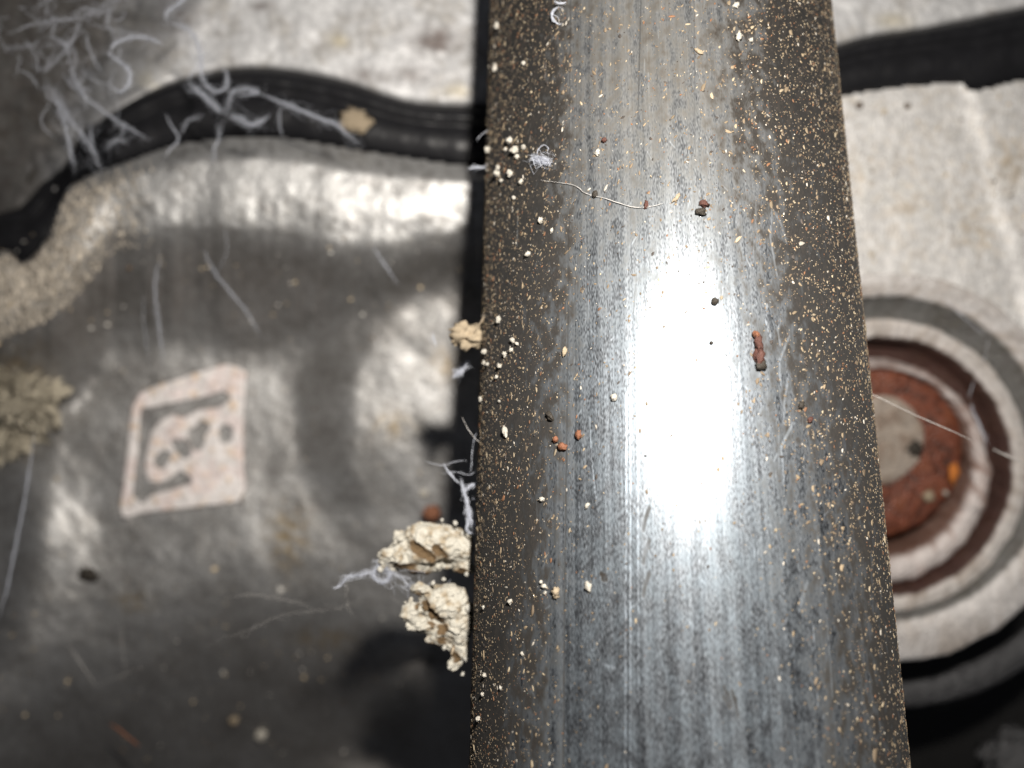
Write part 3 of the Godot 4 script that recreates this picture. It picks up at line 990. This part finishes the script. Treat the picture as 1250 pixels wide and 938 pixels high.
func clay() -> void:
	var o := lump("clay_lump", "upper cream clay lump, dome shaped with a cracked face, on the pipe's left edge", 520, 672, 0.0985, Vector3(150, 112, 90),
		[[5, -8, -4, 44, 24, 24], [-30, 8, -2, 26, 16, 18], [38, -4, -6, 20, 20, 20], [0, 20, -10, 34, 10, 14], [48, 20, -2, 10, 9, 9], [-6, -20, 0, 22, 12, 14]],
		[[-14, -10, 19, 8, 6, 18, 5.5], [-40, 20, 13, -12, 20, 16, 6.0], [14, -6, 18, 30, 12, 16, 4.0], [-10, 30, 14, 44, 30, 12, 10.0], [-22, 36, 4, 50, 38, 2, 10.0], [22, 18, 16, 42, 8, 16, 3.5]], 1.0)
	var k := 0
	for q in [[-55, 22, 8], [36, -34, 6], [50, 28, 6], [-38, -4, 5], [22, 34, 5], [20, -38, 4]]:
		k += 1
		part("crumb", crumb(Vector3.ONE * q[2] * 0.5 * K * 0.0985, 160 + k, 0.4), M.clay, o).position = Vector3(q[0], -q[1], 6) * K * 0.0985
	o = lump("clay_lump", "lower cream clay lump, narrow and split by a brown groove, on the pipe's left edge", 535, 755, 0.0960, Vector3(120, 140, 90),
		[[6, -18, -4, 30, 22, 22], [22, 6, -6, 20, 32, 20], [-34, -8, 0, 11, 15, 12], [-16, 8, 0, 20, 9, 10], [4, 22, -4, 18, 12, 12], [26, 40, -4, 12, 10, 10], [20, 56, -4, 9, 7, 8], [-24, -34, 0, 10, 7, 8]],
		[[-24, -26, 14, 4, 8, 15, 8.5], [6, 26, 12, 14, 32, 11, 6.0], [16, 42, 8, 22, 48, 6, 5.0], [-6, 36, 4, 4, 44, 4, 7.0]], 5.0)
	k = 0
	for q in [[-6, -44, 6], [36, -14, 8], [8, 34, 6], [34, 48, 6], [30, 66, 5], [14, 58, 5]]:
		k += 1
		part("crumb", crumb(Vector3.ONE * q[2] * 0.5 * K * 0.096, 170 + k, 0.4), M.clay, o).position = Vector3(q[0], -q[1], 6) * K * 0.096
	var s := part("brown_stalk", strand([at(563, 778, 0.0955), at(556, 786, 0.0955), at(551, 800, 0.095)], 0.0001, 4, 0.00022, 31), M.brown_thread)
	tag(s, "short dark stalk hanging below the lower clay lump", "stalk")
	s = part("clay_nub", crumb(Vector3(0.0022, 0.0016, 0.0014), 66, 0.6, 18, 24), M.tan_crumb)
	s.position = at(573, 411, 0.0985)
	tag(s, "greyish brown nub of dried mud on the pipe's left edge, halfway up", "mud nub")
	part("left_nub", crumb(Vector3(0.0009, 0.0010, 0.0009), 67, 0.6, 12, 14), M.tan_crumb, s).position = at(557, 412, 0.0985) - s.position

func web(called: String, label: String, lines: Array, mat_name: String, sd: int, category := "cobweb") -> Node3D:
	var o := thing(called, label, category)
	for l in lines:
		sd += 1
		var pts := []
		var d: float = l[0]
		for i in l[4].size():
			var p = l[4][i]
			pts.append(at(p[0], p[1], d + (p[2] if p.size() > 2 else 0.0)))
		part("strand", strand(pts, l[1], l[2], l[3], sd), M[mat_name], o)
	return o

func cobwebs() -> void:
	var w := 0.000021
	web("cobweb", "dense grey cobweb tangle hanging from the top left corner", [
		[0.118, 0.0012, 7, w, [[0, 45], [40, 30], [90, 22], [150, 8]]],
		[0.118, 0.0009, 6, w, [[60, -10], [55, 20], [50, 40]]],
		[0.120, 0.0014, 9, w, [[30, 75], [55, 85], [80, 60], [92, 40], [100, 5]]],
		[0.120, 0.0012, 8, w, [[50, 55], [80, 55], [92, 70], [86, 95]]],
		[0.121, 0.0013, 16, w, [[52, 95], [66, 118], [76, 142], [82, 165], [92, 215]]],
		[0.121, 0.0013, 16, w, [[66, 100], [82, 140], [102, 168], [116, 190], [124, 214]]],
		[0.121, 0.0010, 15, w, [[70, 85], [96, 112], [120, 132], [140, 146], [160, 158], [184, 172]]],
		[0.119, 0.0012, 10, w, [[86, 70], [90, 95], [102, 108], [116, 106]]],
		[0.119, 0.0010, 8, w, [[92, 108], [104, 90]]],
		[0.119, 0.0008, 8, w, [[100, 32], [106, 50], [112, 68], [120, 84], [126, 94]]],
		[0.120, 0.0016, 6, w, [[0, 60], [30, 56], [60, 50]]],
		[0.121, 0.0013, 8, w, [[110, 150], [112, 175], [118, 190]]],
		[0.118, 0.0013, 10, w, [[90, 5], [110, 12], [140, 0], [170, -6]]],
		[0.121, 0.0014, 8, w, [[140, 145], [150, 160], [128, 185]]],
		], "web_silk", 100)
	var hair := RandomNumberGenerator.new()
	hair.seed = 9
	var tangle := get_node("cobweb")
	for i in 30:
		var a := Vector2(hair.randf_range(-10, 150), hair.randf_range(-10, 190) * hair.randf_range(0.3, 1.0))
		var dir := Vector2.from_angle(hair.randf_range(-0.6, 2.2)) * hair.randf_range(14, 60)
		var bow := dir.orthogonal() * hair.randf_range(-0.35, 0.35)
		part("strand", strand([at(a.x, a.y, 0.119), at(a.x + dir.x * 0.5 + bow.x, a.y + dir.y * 0.5 + bow.y, 0.119), at(a.x + dir.x, a.y + dir.y, 0.120)], 0.0008, 2 + hair.randi() % 6, 0.000018, 500 + i), M.web_silk, tangle)
	web("cobweb", "thick pale silk strand hooked like a question mark above the left end of the seal", [
		[0.116, 0.0008, 30, w, [[130, 62], [140, 72], [155, 82], [159, 95], [154, 107], [146, 112], [133, 104]]],
		[0.116, 0.0009, 30, w, [[133, 66], [140, 54], [158, 46], [178, 46], [194, 52], [202, 58]]],
		[0.116, 0.0007, 12, w, [[132, 62], [133, 68], [136, 70]]],
		], "web_silk", 130)
	web("cobweb", "broad pale silk strand trailing from the top edge down across the seal's arch", [
		[0.118, 0.0012, 30, w, [[230, -8], [216, 6], [204, 14], [202, 26]]],
		[0.118, 0.0015, 30, w, [[200, 24], [214, 30], [232, 38], [242, 58], [246, 80], [246, 96], [254, 108]]],
		[0.119, 0.0014, 30, w, [[226, 98], [240, 110], [254, 122], [266, 134], [276, 140]]],
		[0.119, 0.0010, 18, w, [[268, 80], [276, 90], [276, 106], [264, 112], [252, 104], [248, 92]]],
		[0.119, 0.0010, 18, w, [[276, 138], [280, 124], [284, 112], [300, 108], [316, 112], [300, 116], [286, 116]]],
		[0.120, 0.0014, 30, w, [[276, 138], [292, 146], [310, 152], [330, 140]]],
		[0.121, 0.0010, 24, w, [[312, 112], [336, 122], [356, 130], [384, 142], [410, 152], [428, 168], [448, 182]]],
		[0.121, 0.0006, 10, w, [[272, 146], [268, 160], [262, 186], [258, 205]]],
		[0.121, 0.0008, 10, w, [[200, 138], [212, 158], [218, 170], [206, 184], [198, 196]]],
		[0.121, 0.0008, 8, w, [[250, 140], [230, 148], [220, 166]]],
		[0.121, 0.0006, 6, w, [[346, 130], [340, 142], [345, 170]]],
		[0.118, 0.0008, 8, w, [[226, 100], [236, 86], [244, 72]]],
		], "web_silk", 150)
	web("cobweb", "single short pale thread slanting down over the dark hollow under the bright lip", [[0.128, 0.0003, 16, w, [[452, 298], [462, 312], [474, 330], [486, 347]]]], "web_silk", 170)
	web("cobweb", "long faint silk thread hanging upright in the dark hollow left of centre", [[0.132, 0.0006, 10, w, [[192, 302], [196, 316], [190, 336], [190, 368], [194, 400], [198, 430], [198, 455]]], [0.132, 0.0006, 4, w * 0.7, [[174, 345], [176, 400], [183, 450]]]], "web_silk", 180)
	web("cobweb", "faint silk thread slanting down right across the dark hollow", [[0.132, 0.0006, 12, w, [[246, 300], [258, 326], [272, 346], [300, 380], [320, 415]]], [0.132, 0.0006, 4, w * 0.7, [[274, 270], [276, 310], [262, 334]]]], "web_silk", 190)
	web("cobweb", "pale grey silk streak running down the rib at the left edge", [[0.130, 0.0004, 22, w, [[42, 525], [36, 570], [28, 620], [20, 660], [8, 720], [-4, 760]]]], "web_silk", 200)
	web("cobweb", "thin silk line in the dark underside at lower left", [[0.140, 0.0002, 6, w * 0.8, [[80, 782], [98, 810], [118, 840]]], [0.140, 0.0002, 3, w * 0.6, [[147, 748], [149, 785], [154, 835]]], [0.140, 0.0003, 3, w * 0.6, [[118, 838], [150, 824], [180, 812]]]], "web_fine", 210)
	web("cobweb", "wispy web fanned left of the clay lumps over the dark underside", [
		[0.112, 0.0010, 4, w * 0.4, [[270, 732], [310, 726], [360, 736], [400, 748]]],
		[0.108, 0.0010, 3, w * 0.4, [[250, 790], [300, 772], [350, 750], [420, 740], [470, 705]]],
		[0.108, 0.0012, 4, w * 0.4, [[420, 700], [425, 740], [436, 762]]],
		[0.106, 0.0008, 2, w * 0.4, [[470, 720], [500, 750], [540, 790]]],
		], "web_fine", 220)
	web("cobweb", "bluish white web trailing from the left tip of the upper clay lump", [
		[0.0985, 0.0009, 36, 0.00004, [[476, 682], [462, 692], [456, 704], [468, 712], [476, 700], [464, 690], [452, 704]]],
		[0.0985, 0.0006, 26, 0.00004, [[460, 698], [448, 700], [436, 703], [424, 706], [416, 714], [406, 720]]],
		[0.0985, 0.0010, 10, 0.00004, [[470, 690], [486, 704], [500, 712], [520, 726], [548, 716]]],
		[0.0985, 0.0006, 10, 0.00004, [[456, 690], [466, 680], [482, 676]]],
		], "web_silk", 230)
	web("cobweb", "forked white web strand rising from the top of the upper clay lump", [
		[0.0965, 0.0005, 40, 0.00004, [[563, 584], [566, 600], [571, 618], [575, 636], [584, 650], [590, 650]]],
		[0.0965, 0.0004, 24, 0.00004, [[571, 620], [571, 640], [572, 650], [592, 652]]],
		[0.0965, 0.0005, 30, 0.00004, [[566, 602], [572, 596], [580, 592], [590, 594], [592, 604], [588, 612], [576, 608]]],
		[0.0965, 0.0003, 8, 0.00004, [[539, 565], [546, 574], [556, 586], [563, 592]]],
		[0.0970, 0.0004, 3, 0.00002, [[518, 563], [538, 568], [556, 564], [574, 562]]],
		[0.0970, 0.0004, 3, 0.00002, [[534, 580], [556, 576], [574, 580], [584, 570]]],
		[0.0970, 0.0004, 4, 0.00002, [[574, 580], [576, 560], [578, 540], [584, 520]]],
		], "web_silk", 240)
	web("cobweb", "hooked fine thread caught on the pipe's left edge below the mud nub", [[0.094, 0.0001, 3, 0.00003, [[560, 500], [566, 514], [574, 528], [586, 540], [606, 546], [614, 540], [624, 536], [628, 528]]], [0.094, 0.0001, 2, 0.00003, [[608, 546], [604, 556]]]], "web_fine", 250)
	web("cobweb", "pale web tuft bridging the pipe's left edge near the white grains", [[0.104, 0.0006, 14, 0.00005, [[570, 206], [584, 204], [600, 206]]], [0.104, 0.0003, 5, 0.00004, [[590, 202], [610, 196], [628, 190]]], [0.104, 0.0003, 3, 0.00003, [[580, 172], [588, 164], [598, 158]]]], "web_silk", 260)
	web("cobweb", "small white web loop at the very top of the pipe", [[0.0905, 0.0003, 10, 0.00004, [[686, 6], [676, 12], [674, 22], [682, 30], [692, 30], [692, 18], [686, 8]]], [0.0905, 0.0005, 30, 0.00004, [[688, 14], [692, 24], [690, 34]]], [0.0905, 0.0003, 12, 0.00004, [[676, 2], [688, 4], [704, -4]]]], "web_silk", 270)
	web("brown_fibre", "thin brown fibre lying along the pipe's left edge above the mud nub", [[0.0965, 0.0001, 4, 0.00007, [[597, 338], [599, 352], [596, 370], [590, 388], [580, 404], [574, 412]]]], "brown_thread", 280, "fibre")
	web("pale_fibre", "straight pale fibre crossing from the pipe's right flank to the plug", [[0.096, 0.0001, 2, 0.00005, [[1018, 462], [1032, 467], [1070, 484], [1120, 508], [1166, 528], [1190, 540]]]], "web_fine", 290, "fibre")
	web("pale_fibre", "short stout pale straw reaching in from the right edge above the plug's rim", [[0.112, 0.0001, 8, 0.00010, [[1208, 546], [1230, 557], [1262, 571]]]], "web_fine", 300, "fibre")
	web("cobweb", "knotted silk thread crossing the rusty groove right of the plug", [[0.128, 0.0004, 8, 0.00005, [[1184, 488], [1190, 506], [1196, 518], [1202, 534], [1208, 546]]], [0.128, 0.0003, 3, 0.00003, [[1184, 488], [1186, 474], [1192, 462]]]], "web_silk", 310)
	web("cobweb", "thin silk thread along the upper right outside of the boss", [[0.130, 0.0002, 5, 0.00005, [[1150, 362], [1166, 378], [1186, 396], [1206, 414]]], [0.130, 0.0002, 2, 0.00003, [[1206, 414], [1204, 430], [1198, 446]]]], "web_silk", 320)

# a crumb standing on the housing at a photo point
func lie(called: String, u: float, v: float, high: float, size: Vector3, mat_name: String, sd: int, label: String, category: String, turn := 0.0, rough := 0.4) -> MeshInstance3D:
	var o := part(called, crumb(size, sd, rough, 10, 14), M[mat_name])
	o.position = at(u, v, DEEP - 0.001 * high - size.z * 0.4)
	o.rotation.z = turn
	tag(o, label, category)
	return o

func loose_bits() -> void:
	lie("pale_chip", 434, 148, 10.0, Vector3(0.0029, 0.0021, 0.0009), "tan_crumb", 90, "cream chip stuck on the black seal strip left of the pipe", "chip", -0.2, 0.55)
	lie("brown_crumb", 107, 702, low_height(107, 702), Vector3(0.0021, 0.0014, 0.0008), "dark_crumb", 91, "dark brown crumb on the housing left below the casting mark", "crumb", -0.3)
	lie("white_pellet", 318, 898, low_height(318, 898), Vector3(0.0014, 0.0015, 0.0012), "white_grain", 92, "bright white pellet on the dark underside at lower left", "pellet", 0.0, 0.25)
	lie("white_pellet", 517, 603, low_height(517, 603), Vector3(0.0009, 0.0008, 0.0007), "white_grain", 93, "small white pellet on the housing above the upper clay lump", "pellet", 0.0, 0.2)
	lie("orange_crumb", 527, 627, low_height(527, 627) + 4.0, Vector3(0.0019, 0.0016, 0.001), "orange_rust", 94, "orange brown crumb peeping out above the upper clay lump", "crumb")
	lie("yellow_crumb", 285, 880, low_height(285, 880), Vector3(0.0011, 0.0011, 0.0008), "tan_crumb", 95, "small yellowish crumb on the dark underside above the white pellet", "crumb")
	lie("black_chip", 42, 212, up_height(42, 212) - 0.5, Vector3(0.0008, 0.0022, 0.0006), "dark_crumb", 96, "dark slanted chip on the sooty housing under the cobweb", "chip", -0.6)
	web("twig", "thin orange brown twig lying on the dark underside at bottom left", [[0.150, 0.0001, 10, 0.00022, [[134, 884], [146, 892], [158, 902], [170, 911]]]], "orange_rust", 400, "twig")
	web("feather_fluff", "pale blue fluff beside the pipe's left edge below the mud nub", [[0.104, 0.0010, 40, 0.00006, [[552, 462], [560, 456], [566, 450], [572, 440]]], [0.104, 0.0006, 8, 0.00004, [[528, 405], [530, 414], [532, 424]]]], "web_silk", 410, "fluff")
	var clump := thing("dust_clump", "soft tan clump of matted dust on the housing at the far left edge", "dust clump", "", at(12, 488, DEEP - 0.001 * low_height(12, 488)))
	var n_tuft := 0
	for q in [[[-12, 446], [8, 470], [16, 498]], [[-14, 480], [6, 500], [4, 534]], [[28, 452], [26, 480], [34, 508]], [[4, 508], [14, 528], [20, 552]], [[40, 470], [46, 484], [44, 500]]]:
		n_tuft += 1
		var line := []
		for w in q:
			line.append(at(w[0], w[1], DEEP - 0.001 * (low_height(w[0], w[1]) + 0.8)) - clump.position)
		var mid: Vector2 = Vector2(q[1][0], q[1][1])
		var pad := part("dust_cake", crumb(Vector3(0.0042, 0.0046, 0.0013), 320 + n_tuft, 0.9, 26, 36), M.dust_mat, clump)
		pad.position = at(mid.x, mid.y, DEEP - 0.001 * low_height(mid.x, mid.y)) - clump.position
		part("dust_tuft", strand(line, 0.0040, 26, 0.00010, 600 + n_tuft), M.dust_mat, clump)
	# dust grains all over the housing
	var g := RandomNumberGenerator.new()
	g.seed = 23
	var places := []
	for i in 900:
		var u := g.randf_range(-20, 600)
		var v := g.randf_range(285, 930)
		if g.randf() < 0.35:
			u = g.randf_range(1020, 1270)
			v = g.randf_range(110, 340)
		var r := 0.00013 * exp(g.randfn(0.0, 0.55))
		var c := Color(0.55, 0.45, 0.31) if g.randf() < 0.55 else Color(0.62, 0.60, 0.56)
		if g.randf() < 0.15:
			c = Color(0.12, 0.08, 0.05)
		c *= g.randf_range(0.6, 1.1)
		c.a = 1.0
		places.append([Transform3D(Basis.from_euler(Vector3(g.randf() * TAU, g.randf() * TAU, 0)).scaled(Vector3.ONE * r), at(u, v, DEEP - 0.001 * low_height(u, v) - r * 0.4)), c])
	for i in 5000:
		var u := g.randf_range(-20, 190) * g.randf_range(0.4, 1.0)
		var e := curve(LIP_LOW, u)
		var v := lerpf(curve(SEAL_LOW, u), e + 25.0, g.randf())
		var r := 0.000085 * exp(g.randfn(0.0, 0.5))
		var c := Color(0.55, 0.49, 0.41) * g.randf_range(0.25, 1.1)
		c.a = 1.0
		places.append([Transform3D(Basis.from_euler(Vector3(g.randf() * TAU, g.randf() * TAU, 0)).scaled(Vector3(r, r * g.randf_range(1.0, 3.5), r)), at(u, v, DEEP - 0.001 * low_height(u, v) - r * 0.4)), c])
	var mm := MultiMesh.new()
	mm.transform_format = MultiMesh.TRANSFORM_3D
	mm.use_colors = true
	mm.mesh = crumb(Vector3.ONE, 6, 0.5, 4, 6)
	mm.instance_count = places.size()
	for i in places.size():
		mm.set_instance_transform(i, places[i][0])
		mm.set_instance_color(i, places[i][1])
	var o := MultiMeshInstance3D.new()
	o.multimesh = mm
	o.material_override = M.grit
	add(o, "dust_grains")
	tag(o, "tan and grey dust grains scattered over the lower housing", "dust", "", "stuff")
